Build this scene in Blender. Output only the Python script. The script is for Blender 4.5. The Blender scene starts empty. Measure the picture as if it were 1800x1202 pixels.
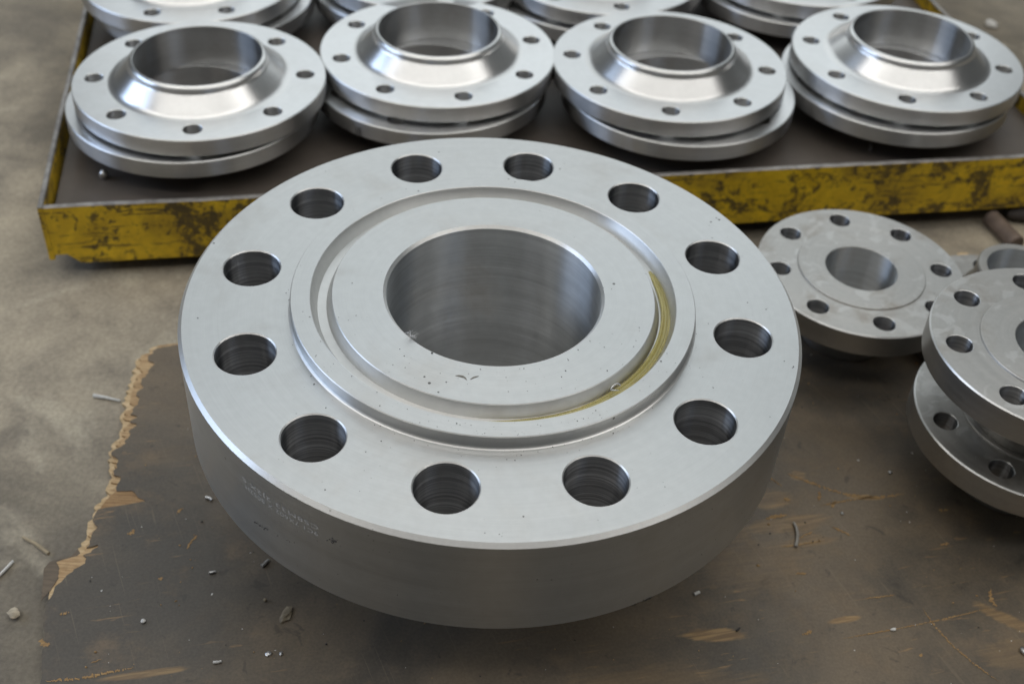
import bpy, bmesh, math, random
from mathutils import Vector, Matrix, Euler, noise
S = bpy.context.scene
COL = S.collection
rad = math.radians
rng = random.Random(7)

# ------------------------------------------------------------------ camera
ZF = 0.229            # floor is z = 0; the big flange's top face lies at ZF
cam_d = bpy.data.cameras.new('camera')
cam = bpy.data.objects.new('camera', cam_d)
COL.objects.link(cam)
rx, rz, ro = 0.8433692, -0.0148620, 0.0758375
cam.matrix_world = (Matrix.Translation((0.0059891, -0.721511, 0.6018068 + ZF)) @
                    Matrix.Rotation(rz, 4, 'Z') @ Matrix.Rotation(rx, 4, 'X') @ Matrix.Rotation(ro, 4, 'Z'))
cam_d.sensor_width = 36
cam_d.lens = 42.013
cam_d.clip_start = 0.02
cam_d.clip_end = 200
cam_d.dof.use_dof = True
cam_d.dof.focus_distance = 0.86
cam_d.dof.aperture_fstop = 6.2
S.camera = cam

# ------------------------------------------------------------------ light: a workshop lit by roof lights and an open door
W = bpy.data.worlds.new('World')
S.world = W
W.use_nodes = True
W.node_tree.nodes['Background'].inputs[0].default_value = (0.95, 1.0, 1.0, 1)
W.node_tree.nodes['Background'].inputs[1].default_value = 0.075

def lamp(name, loc, target, sx, sy, radiance, color):
    l = bpy.data.lights.new(name, 'AREA')
    l.shape = 'RECTANGLE'
    l.size, l.size_y = sx, sy
    l.energy = radiance * math.pi * sx * sy
    l.color = color
    o = bpy.data.objects.new(name, l)
    o.location = loc
    o.rotation_euler = (Vector(target) - Vector(loc)).to_track_quat('-Z', 'Y').to_euler()
    COL.objects.link(o)
    return o
lamp('near_roof_light', (0.2, -1.30, 3.3), (0.2, -0.4, 0), 8.0, 0.42, 5.0, (1.0, 0.985, 0.95))
lamp('roof_light', (0.0, 0.55, 3.3), (0.0, 0.5, 0), 7.4, 1.2, 2.35, (1.0, 0.985, 0.95))
lamp('far_roof_light', (0.0, 4.9, 3.6), (0, 0.2, 0.2), 5.6, 5.2, 1.0, (0.90, 0.97, 1.0))
lamp('door_light', (-4.2, 0.4, 2.1), (0, 0.3, 0.3), 3.2, 1.3, 5.0, (0.56, 0.72, 1.0))

S.view_settings.view_transform = 'Standard'
S.view_settings.look = 'None'
S.view_settings.exposure = 0.0
S.view_settings.gamma = 1.0
S.cycles.use_denoising = True
S.cycles.max_bounces = 10
S.cycles.glossy_bounces = 6
S.cycles.diffuse_bounces = 4
S.cycles.caustics_reflective = True
S.cycles.sample_clamp_indirect = 4.0

# ------------------------------------------------------------------ helpers
def tag(o, label=None, cat=None, group=None, kind=None):
    for k, v in (('label', label), ('category', cat), ('group', group), ('kind', kind)):
        if v: o[k] = v
    return o

def link(name, bm, mat, parent=None, smooth=True, angle=28, loc=None):
    me = bpy.data.meshes.new(name)
    bm.normal_update()
    bm.to_mesh(me)
    bm.free()
    me.materials.append(mat)
    if smooth:
        me.shade_smooth()
        me.set_sharp_from_angle(angle=rad(angle))
    o = bpy.data.objects.new(name, me)
    COL.objects.link(o)
    if parent: o.parent = parent
    if loc: o.location = loc
    return o

def empty(name, loc=(0, 0, 0), rot=(0, 0, 0)):
    o = bpy.data.objects.new(name, None)
    o.empty_display_size = 0.03
    COL.objects.link(o)
    o.location = loc
    o.rotation_euler = rot
    return o

def copy_tree(o, parent=None):
    c = o.copy()
    COL.objects.link(c)
    if parent: c.parent = parent
    for ch in o.children: copy_tree(ch, c)
    return c

def lathe(profile, seg=128, a0=0.0, a1=2 * math.pi):
    """Turn (r, z) pairs about z. Faces look to the left of the profile's direction seen with r right, z up."""
    bm = bmesh.new()
    full = abs(a1 - a0 - 2 * math.pi) < 1e-6
    n = seg if full else seg + 1
    rings = []
    for r, z in profile:
        rings.append([bm.verts.new((r * math.cos(a0 + (a1 - a0) * i / seg), r * math.sin(a0 + (a1 - a0) * i / seg), z)) for i in range(n)])
    for A, B in zip(rings, rings[1:]):
        for i in range(seg):
            j = (i + 1) % n
            bm.faces.new((A[i], B[i], B[j], A[j]))
    return bm

def holed_ring(bm, r_out, r_in, z, holes, hr, up=True, seg=192, iseg=128, hseg=48):
    b2 = bmesh.new()
    def loop(cx, cy, r, n):
        vs = [b2.verts.new((cx + r * math.cos(2 * math.pi * i / n), cy + r * math.sin(2 * math.pi * i / n), z)) for i in range(n)]
        return [b2.edges.new((vs[i], vs[(i + 1) % n])) for i in range(n)]
    es = loop(0, 0, r_out, seg) + loop(0, 0, r_in, iseg)
    for x, y in holes: es += loop(x, y, hr, hseg)
    bmesh.ops.triangle_fill(b2, use_beauty=True, use_dissolve=False, edges=es)
    for f in b2.faces:
        f.normal_update()
        if (f.normal.z > 0) != up: f.normal_flip()
    me = bpy.data.meshes.new('t')
    b2.to_mesh(me)
    b2.free()
    bm.from_mesh(me)
    bpy.data.meshes.remove(me)

def disc_bm(R, r_in, z0, z1, ch, holes, hr, chb=None):
    """Flange disc: holed top and bottom, chamfered rim, inner wall left open for the bore part."""
    chb = ch if chb is None else chb
    bm = lathe([(R - chb, z0), (R, z0 + chb), (R, z1 - ch), (R - ch, z1)], 192)
    for f in bm.faces: pass
    bmesh.ops.reverse_faces(bm, faces=bm.faces[:])
    holed_ring(bm, R - ch, r_in, z1, holes, hr, True)
    holed_ring(bm, R - chb, r_in, z0, holes, hr, False)
    bmesh.ops.remove_doubles(bm, verts=bm.verts[:], dist=1e-6)
    return bm

def flip(bm):
    bmesh.ops.reverse_faces(bm, faces=bm.faces[:])
    return bm

def turned(profile, seg=128):
    """Lathe whose faces look outward / upward for a profile going inside-out or up the outside."""
    return flip(lathe(profile, seg))

# ------------------------------------------------------------------ materials
class NT:
    def __init__(self, name):
        self.m = bpy.data.materials.new(name)
        self.m.use_nodes = True
        self.t = self.m.node_tree
        self.n = self.t.nodes
        self.b = self.n['Principled BSDF']
    def new(self, typ, **kw):
        x = self.n.new(typ)
        for k, v in kw.items():
            if k.startswith('i_'): x.inputs[k[2:].replace('_', ' ')].default_value = v
            else: setattr(x, k, v)
        return x
    def l(self, a, b): self.t.links.new(a, b)
    def math(self, op, a, b=None, clamp=False):
        x = self.new('ShaderNodeMath', operation=op)
        x.use_clamp = clamp
        for i, v in enumerate((a, b)):
            if v is None: continue
            if isinstance(v, (int, float)): x.inputs[i].default_value = v
            else: self.l(v, x.inputs[i])
        return x.outputs[0]
    def noise(self, vec, scale, detail=3, rough=0.55, dist=0.0):
        x = self.new('ShaderNodeTexNoise')
        x.inputs['Scale'].default_value = scale
        x.inputs['Detail'].default_value = detail
        x.inputs['Roughness'].default_value = rough
        x.inputs['Distortion'].default_value = dist
        if vec: self.l(vec, x.inputs['Vector'])
        return x.outputs['Fac']
    def ramp(self, fac, lo, hi, a=0.0, b=1.0):
        x = self.new('ShaderNodeMapRange')
        x.inputs[1].default_value, x.inputs[2].default_value = lo, hi
        x.inputs[3].default_value, x.inputs[4].default_value = a, b
        x.interpolation_type = 'SMOOTHSTEP'
        self.l(fac, x.inputs[0])
        return x.outputs[0]
    def mix(self, fac, a, b, mode='MIX'):
        x = self.new('ShaderNodeMix', data_type='RGBA', blend_type=mode)
        for i, v in ((0, fac), (6, a), (7, b)):
            if isinstance(v, (int, float)): x.inputs[i].default_value = v
            elif isinstance(v, tuple): x.inputs[i].default_value = (*v, 1)
            else: self.l(v, x.inputs[i])
        return x.outputs[2]
    def coords(self, jitter=True):
        tc = self.new('ShaderNodeTexCoord').outputs['Object']
        if not jitter: return tc, tc
        oi = self.new('ShaderNodeObjectInfo')
        s = self.math('MULTIPLY', oi.outputs['Random'], 37.0)
        add = self.new('ShaderNodeVectorMath', operation='ADD')
        self.l(tc, add.inputs[0])
        self.l(s, add.inputs[1])
        return tc, add.outputs[0]
    def xyz(self, vec):
        s = self.new('ShaderNodeSeparateXYZ')
        self.l(vec, s.inputs[0])
        return s.outputs
    def comb(self, x, y, z):
        c = self.new('ShaderNodeCombineXYZ')
        for i, v in enumerate((x, y, z)):
            if isinstance(v, (int, float)): c.inputs[i].default_value = v
            else: self.l(v, c.inputs[i])
        return c.outputs[0]
    def bump(self, h, strength, dist=0.001):
        b = self.new('ShaderNodeBump')
        b.inputs['Strength'].default_value = strength
        b.inputs['Distance'].default_value = dist
        self.l(h, b.inputs['Height'])
        self.l(b.outputs[0], self.b.inputs['Normal'])

def steel(name, base, rough, aniso=0.6, rings=900.0, ring_amt=0.12, ring_rough=0.08, smudge=0.15, specks=0.0,
          stain=(0.36, 0.32, 0.28), bump=0.0, dirt_scale=16.0, blotch=0.0, metal=1.0, vary=0.0):
    m = NT(name)
    tc, jc = m.coords()
    x, y, z = m.xyz(tc)
    r = m.math('SQRT', m.math('ADD', m.math('MULTIPLY', x, x), m.math('MULTIPLY', y, y)))
    t = m.math('MULTIPLY', m.math('ADD', r, m.math('MULTIPLY', z, 1.0)), rings)
    oir = m.new('ShaderNodeObjectInfo')
    t = m.math('ADD', t, m.math('MULTIPLY', oir.outputs['Random'], 61.0))
    rv = m.comb(t, m.math('MULTIPLY', x, 9.0), m.math('MULTIPLY', y, 9.0))
    ring = m.noise(rv, 1.0, 4, 0.7)
    ring2 = m.noise(m.comb(m.math('MULTIPLY', t, 0.13), m.math('MULTIPLY', x, 5.0), m.math('MULTIPLY', y, 5.0)), 1.0, 3, 0.6)
    rr = m.math('ADD', m.math('MULTIPLY', ring, 0.6), m.math('MULTIPLY', ring2, 0.4))
    k = m.ramp(rr, 0.3, 0.7, 1.0 - ring_amt, 1.0 + ring_amt)
    big = m.noise(jc, dirt_scale, 5, 0.62, 0.4)
    sm = m.ramp(big, 0.50, 0.78, 0.0, smudge)
    fine = m.ramp(m.noise(jc, dirt_scale * 9, 4, 0.6), 0.3, 0.75, 0.97, 1.02)
    col = m.mix(sm, base, tuple(b * s for b, s in zip(base, (stain[0] * 1.9, stain[1] * 1.9, stain[2] * 1.9))))
    kk = m.math('MULTIPLY', k, fine)
    if vary:
        oi = m.new('ShaderNodeObjectInfo')
        kk = m.math('MULTIPLY', kk, m.ramp(oi.outputs['Random'], 0, 1, 1 - 2 * vary, 1.0))
    col = m.mix(1.0, col, m.comb(kk, kk, kk), 'MULTIPLY')
    if blotch:
        bl = m.ramp(m.noise(jc, dirt_scale * 1.7, 3, 0.5, 1.2), 0.54, 0.64, 0.0, blotch)
        col = m.mix(bl, col, (0.75, 0.75, 0.74))
    if specks:
        v = m.new('ShaderNodeTexVoronoi')
        v.inputs['Scale'].default_value = 105
        m.l(jc, v.inputs['Vector'])
        pick = m.math('GREATER_THAN', m.noise(v.outputs['Position'], 13.1, 0), 0.56)
        size = m.noise(v.outputs['Position'], 31.0, 0)
        spot = m.math('LESS_THAN', v.outputs['Distance'], m.math('MULTIPLY', m.math('POWER', size, 4.0), 0.36))
        sp = m.math('MULTIPLY', m.math('MULTIPLY', pick, spot), specks)
        col = m.mix(sp, col, (0.06, 0.055, 0.05))
    m.l(col, m.b.inputs['Base Color'])
    m.b.inputs['Metallic'].default_value = metal
    ro = m.math('ADD', m.ramp(rr, 0.3, 0.7, rough - ring_rough, rough + ring_rough), m.math('MULTIPLY', sm, 0.25))
    m.l(ro, m.b.inputs['Roughness'])
    m.b.inputs['Anisotropic'].default_value = aniso
    m.b.inputs['Anisotropic Rotation'].default_value = 0.25
    tg = m.new('ShaderNodeTangent', direction_type='RADIAL', axis='Z')
    m.l(tg.outputs[0], m.b.inputs['Tangent'])
    if bump: m.bump(ring, bump, 0.0004)
    return m.m

M = {}
M['face'] = steel('machined_face', (0.555, 0.56, 0.555), 0.34, 0.60, 1500, 0.045, 0.035, 0.22, 0.85, dirt_scale=15)
M['side'] = steel('turned_rim', (0.51, 0.53, 0.545), 0.36, 0.40, 900, 0.06, 0.04, 0.35, 0.5, dirt_scale=10)
M['chamfer'] = steel('chamfer_glint', (0.82, 0.815, 0.80), 0.42, 0.85, 1500, 0.03, 0.03, 0.10, 0.3, dirt_scale=30)  # paler than the face: the edges' roof-light glint is partly put into this colour
M['groove'] = steel('turned_groove', (0.62, 0.615, 0.60), 0.34, 0.75, 2200, 0.03, 0.02, 0.15)
M['bore'] = steel('bored_wall', (0.665, 0.68, 0.685), 0.37, 1.0, 600, 0.12, 0.03, 0.5, dirt_scale=14, metal=0.93)
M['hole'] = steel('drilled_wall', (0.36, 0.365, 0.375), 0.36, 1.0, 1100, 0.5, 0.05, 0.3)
M['bright'] = steel('bright_face', (0.77, 0.775, 0.775), 0.33, 0.35, 1800, 0.03, 0.03, 0.12, 0.15, dirt_scale=12, vary=0.06)
M['bright_side'] = steel('bright_rim', (0.64, 0.635, 0.63), 0.34, 1.0, 1100, 0.05, 0.02, 0.15, vary=0.08)
M['bright_hub'] = steel('bright_hub', (0.76, 0.755, 0.745), 0.30, 0.75, 2600, 0.015, 0.012, 0.04, vary=0.06)
M['bright_bore'] = steel('bright_bore', (0.60, 0.60, 0.595), 0.33, 1.0, 900, 0.07, 0.02, 0.4, dirt_scale=22, vary=0.08)
M['dull'] = steel('dull_face', (0.50, 0.49, 0.47), 0.46, 0.25, 1200, 0.07, 0.05, 0.55, 0.6, dirt_scale=24, blotch=0.28, vary=0.04)
M['dull_side'] = steel('dull_rim', (0.44, 0.425, 0.40), 0.42, 0.5, 900, 0.06, 0.04, 0.5, 0.4, dirt_scale=18, vary=0.05)

def concrete():
    m = NT('concrete')
    tc, _ = m.coords(False)
    a = m.noise(tc, 3.6, 8, 0.60, 0.4)
    b = m.noise(tc, 14, 6, 0.65, 0.2)
    c = m.noise(tc, 230, 4, 0.7)
    d = m.noise(tc, 6.0, 5, 0.6, 0.8)
    col = m.mix(m.ramp(a, 0.33, 0.66), (0.165, 0.142, 0.107), (0.425, 0.364, 0.270))
    col = m.mix(m.ramp(b, 0.38, 0.72, 0, 0.6), col, (0.115, 0.100, 0.082))
    col = m.mix(m.ramp(d, 0.56, 0.70, 0, 0.6), col, (0.52, 0.46, 0.35))
    k = m.ramp(c, 0.25, 0.75, 0.80, 1.17)
    col = m.mix(1.0, col, m.comb(k, k, k), 'MULTIPLY')
    m.l(col, m.b.inputs['Base Color'])
    m.b.inputs['Roughness'].default_value = 0.75
    m.bump(m.math('ADD', m.math('MULTIPLY', b, 0.7), m.math('MULTIPLY', c, 0.3)), 0.6, 0.004)
    return m.m
M['concrete'] = concrete()

# rubbed spots on the board: x, y, angle, half length, half width, strength
WORN = [(0.198, -0.146, 3, 0.030, 0.0065, 0.75), (0.447, -0.112, -30, 0.030, 0.007, 0.6), (0.308, -0.123, 14, 0.016, 0.0035, 0.85),
        (0.276, -0.024, 14, 0.045, 0.010, 0.42), (0.262, 0.004, 20, 0.020, 0.012, 0.35), (0.29, -0.042, 12, 0.03, 0.006, 0.4),
        (0.292, 0.036, 10, 0.008, 0.006, 0.5), (0.46, -0.145, 10, 0.05, 0.016, 0.25), (0.16, -0.205, 5, 0.10, 0.03, 0.18),
        (0.24, -0.07, 25, 0.05, 0.03, 0.16), (-0.25, -0.215, 14, 0.035, 0.004, 0.6), (-0.27, 0.015, 14, 0.05, 0.012, 0.07), (0.35, 0.0145, 0, 0.018, 0.0035, 0.8), (0.12, -0.23, 5, 0.06, 0.008, 0.3)]
def film():
    m = NT('plywood_film')
    tc, _ = m.coords(False)
    x, y, z = m.xyz(tc)
    a = m.noise(tc, 5.0, 6, 0.62, 0.4)
    b = m.noise(tc, 30, 5, 0.65)
    c = m.noise(tc, 420, 2, 0.6)
    col = m.mix(m.ramp(a, 0.35, 0.68), (0.078, 0.068, 0.055), (0.178, 0.136, 0.090))
    col = m.mix(m.ramp(b, 0.50, 0.78, 0, 0.5), col, (0.225, 0.160, 0.098))
    k = m.ramp(c, 0.25, 0.75, 0.88, 1.12)
    col = m.mix(1.0, col, m.comb(k, k, k), 'MULTIPLY')
    # thin scuffs running with the grain, broken by a patch mask
    u = m.math('ADD', m.math('MULTIPLY', x, 0.97), m.math('MULTIPLY', y, 0.25))
    v = m.math('SUBTRACT', m.math('MULTIPLY', y, 0.97), m.math('MULTIPLY', x, 0.25))
    g = m.noise(m.comb(m.math('MULTIPLY', u, 26.0), m.math('MULTIPLY', v, 260.0), 0.0), 1.0, 3, 0.6, 0.6)
    patch = m.ramp(m.noise(tc, 7.0, 3, 0.6), 0.42, 0.62)
    sc = m.math('MULTIPLY', m.ramp(g, 0.63, 0.72), patch)
    col = m.mix(m.math('MULTIPLY', sc, 0.65), col, (0.36, 0.22, 0.10))
    u2 = m.math('ADD', m.math('MULTIPLY', x, 0.45), m.math('MULTIPLY', y, -0.89))
    v2 = m.math('ADD', m.math('MULTIPLY', x, 0.89), m.math('MULTIPLY', y, 0.45))
    g2 = m.noise(m.comb(m.math('MULTIPLY', u2, 9.0), m.math('MULTIPLY', v2, 330.0), 0.0), 1.0, 2, 0.5, 0.8)
    col = m.mix(m.math('MULTIPLY', m.ramp(g2, 0.66, 0.74), 0.30), col, (0.24, 0.19, 0.13))
    dk = m.noise(tc, 48, 4, 0.7, 0.5)
    col = m.mix(m.ramp(dk, 0.60, 0.70, 0, 0.5), col, (0.040, 0.036, 0.031))
    # larger rubbed-through spots, each an ellipse with a ragged edge
    rag = m.math('ADD', m.math('MULTIPLY', g, 0.9), m.math('MULTIPLY', b, 0.7))
    tot = None
    for cx, cy, ang, la, lb, amt in WORN:
        ca, sa = math.cos(rad(ang)), math.sin(rad(ang))
        dx, dy = m.math('SUBTRACT', x, cx), m.math('SUBTRACT', y, cy)
        p = m.math('MULTIPLY', m.math('ADD', m.math('MULTIPLY', dx, ca), m.math('MULTIPLY', dy, sa)), 1 / la)
        q = m.math('MULTIPLY', m.math('SUBTRACT', m.math('MULTIPLY', dy, ca), m.math('MULTIPLY', dx, sa)), 1 / lb)
        d = m.math('SQRT', m.math('ADD', m.math('MULTIPLY', p, p), m.math('MULTIPLY', q, q)))
        k2 = m.ramp(m.math('SUBTRACT', rag, d), -0.30, 0.12, 0, amt)
        tot = k2 if tot is None else m.math('MAXIMUM', tot, k2)
    col = m.mix(tot, col, m.mix(m.ramp(g, 0.35, 0.65), (0.22, 0.135, 0.062), (0.40, 0.26, 0.115)))
    m.l(col, m.b.inputs['Base Color'])
    m.l(m.ramp(b, 0.3, 0.7, 0.42, 0.62), m.b.inputs['Roughness'])
    m.bump(m.math('ADD', m.math('MULTIPLY', b, 0.6), m.math('MULTIPLY', g, 0.4)), 0.35, 0.0012)
    return m.m
M['film'] = film()

def wood(name, c1, c2, fibre=420):
    m = NT(name)
    tc, _ = m.coords(False)
    x, y, z = m.xyz(tc)
    g = m.noise(m.comb(m.math('MULTIPLY', x, fibre * 0.12), m.math('MULTIPLY', y, fibre), m.math('MULTIPLY', z, fibre)), 1.0, 4, 0.65, 0.4)
    p = m.noise(tc, 60, 4, 0.6)
    col = m.mix(m.ramp(g, 0.3, 0.7), c1, c2)
    col = m.mix(m.ramp(p, 0.55, 0.8, 0, 0.6), col, tuple(v * 0.35 for v in c1))
    m.l(col, m.b.inputs['Base Color'])
    m.b.inputs['Roughness'].default_value = 0.75
    m.bump(g, 0.8, 0.0015)
    return m.m
M['wood_pale'] = wood('torn_veneer', (0.44, 0.30, 0.15), (0.66, 0.50, 0.30))
M['wood_orange'] = wood('bared_veneer', (0.26, 0.15, 0.065), (0.40, 0.25, 0.12))
M['wood_tan'] = wood('tan_veneer', (0.34, 0.21, 0.10), (0.56, 0.39, 0.21))
M['wood_brown'] = wood('stained_veneer', (0.12, 0.092, 0.066), (0.17, 0.13, 0.09))
M['scratch'] = wood('scratched_wood', (0.26, 0.15, 0.060), (0.44, 0.28, 0.12), 900)

def yellow():
    m = NT('worn_yellow_paint')
    tc, _ = m.coords(False)
    a = m.noise(tc, 11, 7, 0.68, 0.7)
    b = m.noise(tc, 34, 6, 0.7, 0.4)
    c = m.noise(tc, 120, 3, 0.6)
    x, y, z = m.xyz(tc)
    col = m.mix(m.ramp(b, 0.3, 0.7), (0.58, 0.37, 0.012), (0.90, 0.60, 0.02))
    w = m.math('ADD', m.math('MULTIPLY', a, 0.62), m.math('MULTIPLY', b, 0.38))
    col = m.mix(m.ramp(w, 0.46, 0.62, 0, 0.65), col, (0.20, 0.125, 0.018))
    edge = m.math('ADD', m.math('MULTIPLY', c, 0.30), m.math('MULTIPLY', m.noise(tc, 23, 6, 0.75, 1.0), 0.70))
    col = m.mix(m.ramp(edge, 0.495, 0.57, 0, 0.85), col, (0.045, 0.034, 0.020))
    st = m.noise(m.comb(m.math('MULTIPLY', x, 12.0), m.math('MULTIPLY', y, 12.0), m.math('MULTIPLY', z, 150.0)), 1.0, 4, 0.7)
    col = m.mix(m.ramp(st, 0.56, 0.62, 0, 0.8), col, (0.05, 0.036, 0.02))
    m.l(col, m.b.inputs['Base Color'])
    m.l(m.ramp(w, 0.4, 0.6, 0.42, 0.7), m.b.inputs['Roughness'])
    m.bump(b, 0.3, 0.001)
    return m.m
M['yellow'] = yellow()

def plain(name, col, rough=0.6, metal=0.0, var=0.25, scale=40, bump=0.3):
    m = NT(name)
    tc, jc = m.coords()
    n = m.noise(jc, scale, 5, 0.65)
    k = m.ramp(n, 0.25, 0.75, 1 - var, 1 + var)
    m.l(m.mix(1.0, col, m.comb(k, k, k), 'MULTIPLY'), m.b.inputs['Base Color'])
    m.b.inputs['Roughness'].default_value = rough
    m.b.inputs['Metallic'].default_value = metal
    if bump: m.bump(n, bump, 0.002)
    return m.m
M['plate'] = plain('oily_plate', (0.09, 0.075, 0.063), 0.5, 0.0, 0.25, 9, 0.1)
M['edge'] = plain('worn_steel_edge', (0.33, 0.31, 0.29), 0.42, 0.75, 0.35, 60)
M['skid'] = plain('dark_skid', (0.028, 0.024, 0.02), 0.7)
M['rust'] = plain('rusty_bar', (0.15, 0.11, 0.085), 0.65, 0.0, 0.3, 50)
M['rust_dark'] = plain('dark_rusty_steel', (0.050, 0.040, 0.034), 0.7)
M['chip'] = plain('metal_chip', (0.52, 0.52, 0.52), 0.35, 0.9, 0.3, 300)
M['chip_white'] = plain('pale_chip', (0.62, 0.61, 0.58), 0.5, 0.0, 0.2, 300)
M['grit'] = plain('dark_grit', (0.030, 0.027, 0.024), 0.6)
M['stone'] = plain('pale_stone', (0.42, 0.36, 0.27), 0.8, 0.0, 0.25, 200)
M['flake'] = plain('brown_flake', (0.20, 0.165, 0.11), 0.7, 0.0, 0.3, 200)
M['straw'] = plain('straw', (0.36, 0.29, 0.19), 0.7)
M['lint'] = plain('white_lint', (0.8, 0.8, 0.8), 0.7, 0.0, 0.05, 40, 0)
M['mark'] = plain('etched_mark', (0.66, 0.65, 0.63), 0.6, 0.0, 0.3, 900, 0)
M['ink'] = plain('black_marking', (0.03, 0.03, 0.03), 0.6, 0.0, 0.3, 300, 0)
M['twig'] = plain('grey_curl', (0.30, 0.28, 0.25), 0.6, 0.2)
M['stain'] = plain('greasy_smudge', (0.20, 0.185, 0.16), 0.45, 0.6, 0.3, 300, 0)

def oil():
    m = NT('yellow_oil')
    m.b.inputs['Base Color'].default_value = (0.66, 0.58, 0.22, 1)
    m.b.inputs['Roughness'].default_value = 0.075
    m.b.inputs['IOR'].default_value = 1.47
    m.b.inputs['Transmission Weight'].default_value = 0.7
    tc, _ = m.coords(False)
    m.bump(m.noise(tc, 45, 1, 0.4), 0.06, 0.002)
    return m.m
M['oil'] = oil()
FILM_EDGE = [(-0.3201, -0.2424), (-0.3324, -0.1984), (-0.3298, -0.1956), (-0.3331, -0.1922), (-0.3413, -0.17), (-0.3435, -0.1576), (-0.3412, -0.1479), (-0.3416, -0.1395), (-0.338, -0.1347), (-0.3356, -0.1276), (-0.3321, -0.1238), (-0.3281, -0.1183), (-0.3253, -0.1121), (-0.3289, -0.1065), (-0.3233, -0.1031), (-0.3199, -0.0949), (-0.3284, -0.0987), (-0.3277, -0.0883), (-0.3281, -0.0821), (-0.3256, -0.0757), (-0.3302, -0.0717), (-0.3317, -0.0617), (-0.331, -0.0572), (-0.3194, -0.053), (-0.3071, -0.0494), (-0.2931, -0.0443), (-0.3026, -0.0386), (-0.3079, -0.0337), (-0.3209, -0.0355), (-0.3226, -0.0277), (-0.3213, -0.0215), (-0.3295, -0.0141), (-0.328, -0.0085), (-0.3293, -0.0003), (-0.3387, 0.0094), (-0.3321, 0.017), (-0.3284, 0.0224), (-0.3304, 0.0374), (-0.3258, 0.0474), (-0.3328, 0.0497), (-0.3269, 0.0555), (-0.3347, 0.0586), (-0.3336, 0.0685), (-0.3318, 0.0779), (-0.3366, 0.0875), (-0.3319, 0.0943), (-0.337, 0.1073), (-0.3321, 0.1159), (-0.3298, 0.1283), (-0.338, 0.1342), (-0.3368, 0.1469), (-0.3335, 0.1514), (-0.321, 0.156), (-0.3004, 0.165)]
CORE_EDGE = [(-0.3242, -0.2403), (-0.3346, -0.2011), (-0.3465, -0.1538), (-0.3565, -0.1204), (-0.3556, -0.1144), (-0.3384, -0.1059), (-0.3384, -0.0981), (-0.3351, -0.0948), (-0.3353, -0.0813), (-0.338, -0.069), (-0.336, -0.0625), (-0.3369, -0.0498), (-0.3339, -0.043), (-0.3301, -0.0387), (-0.3335, -0.0324), (-0.3332, -0.021), (-0.3367, -0.0056), (-0.342, 0.0093), (-0.3434, 0.0198), (-0.3408, 0.0272), (-0.3407, 0.0492), (-0.3458, 0.06), (-0.3438, 0.0662), (-0.3489, 0.0827), (-0.3479, 0.0985), (-0.3489, 0.1144), (-0.3511, 0.1306), (-0.3494, 0.1433), (-0.3429, 0.1464), (-0.34, 0.1569), (-0.323, 0.162), (-0.3019, 0.1693)]
SCRATCHES = [
    [(0.2818, 0.0375), (0.2952, 0.0309), (0.3125, 0.0233), (0.3325, 0.0167), (0.3504, 0.0141), (0.3692, 0.0164), (0.3887, 0.0215)],
    [(0.3062, 0.0002), (0.3189, 0.0046), (0.3393, 0.0104), (0.3613, 0.0164)],
    [(0.3175, -0.0009), (0.3205, 0.0048), (0.3231, 0.0077)],
    [(0.3062, 0.0063), (0.31, 0.0176)],
    [(0.2545, -0.0194), (0.2754, -0.0124)],
    [(0.2796, -0.0407), (0.2953, -0.0304)],
    [(0.2632, -0.0509), (0.305, -0.0399)],
    [(0.3144, -0.023), (0.3291, -0.0322)],
    [(0.2958, -0.1268), (0.3035, -0.1228), (0.3183, -0.12)],
    [(0.2699, -0.1415), (0.2787, -0.1359)],
    [(0.1768, -0.1474), (0.1944, -0.1482), (0.2205, -0.1441)],
    [(0.3773, -0.1058), (0.3808, -0.1181), (0.3851, -0.1262), (0.393, -0.1406), (0.4066, -0.1574), (0.4233, -0.1731)],
    [(0.3027, -0.1418), (0.3423, -0.1311), (0.3829, -0.1191), (0.4142, -0.1087), (0.4354, -0.1014)],
    [(0.4311, -0.1086), (0.4426, -0.1106), (0.459, -0.1207)],
    [(0.4407, -0.0815), (0.4385, -0.0935), (0.4417, -0.0997)],
    [(0.2733, -0.0784), (0.2832, -0.0776)],
    [(0.3292, -0.1002), (0.3571, -0.0939)],
    [(0.4079, -0.0366), (0.4166, -0.034)],
    [(-0.2455, -0.0938), (-0.2429, -0.0844), (-0.2405, -0.0781)],
    [(-0.3211, -0.2264), (-0.2964, -0.2222), (-0.2726, -0.2145), (-0.2587, -0.2094)],
    [(-0.2919, -0.2083), (-0.2852, -0.2042)],
    [(-0.3293, -0.1664), (-0.3225, -0.1637)],
    [(-0.3332, -0.1959), (-0.3358, -0.1893)],
    [(-0.3336, -0.1949), (-0.3283, -0.1934)],
    [(-0.2979, -0.0828), (-0.2931, -0.0774)],
    [(-0.2611, -0.1263), (-0.258, -0.1238)],
    [(-0.2632, -0.0566), (-0.2589, -0.0499)],
    [(0.2645, 0.0318), (0.2753, 0.0208)],
    [(0.275, 0.0071), (0.2798, 0.0041)],
    [(0.3634, -0.1536), (0.3669, -0.1523)],
    [(0.4261, 0.0055), (0.4163, 0.004)]]
# ------------------------------------------------------------------ setting: floor
def grid(name, x0, x1, y0, y1, z, mat):
    bm = bmesh.new()
    vs = [bm.verts.new(p) for p in ((x0, y0, z), (x1, y0, z), (x1, y1, z), (x0, y1, z))]
    bm.faces.new(vs)
    return link(name, bm, mat, smooth=False)
tag(grid('floor', -9, 9, -8, 10, 0.0, M['concrete']), kind='structure')

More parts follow.
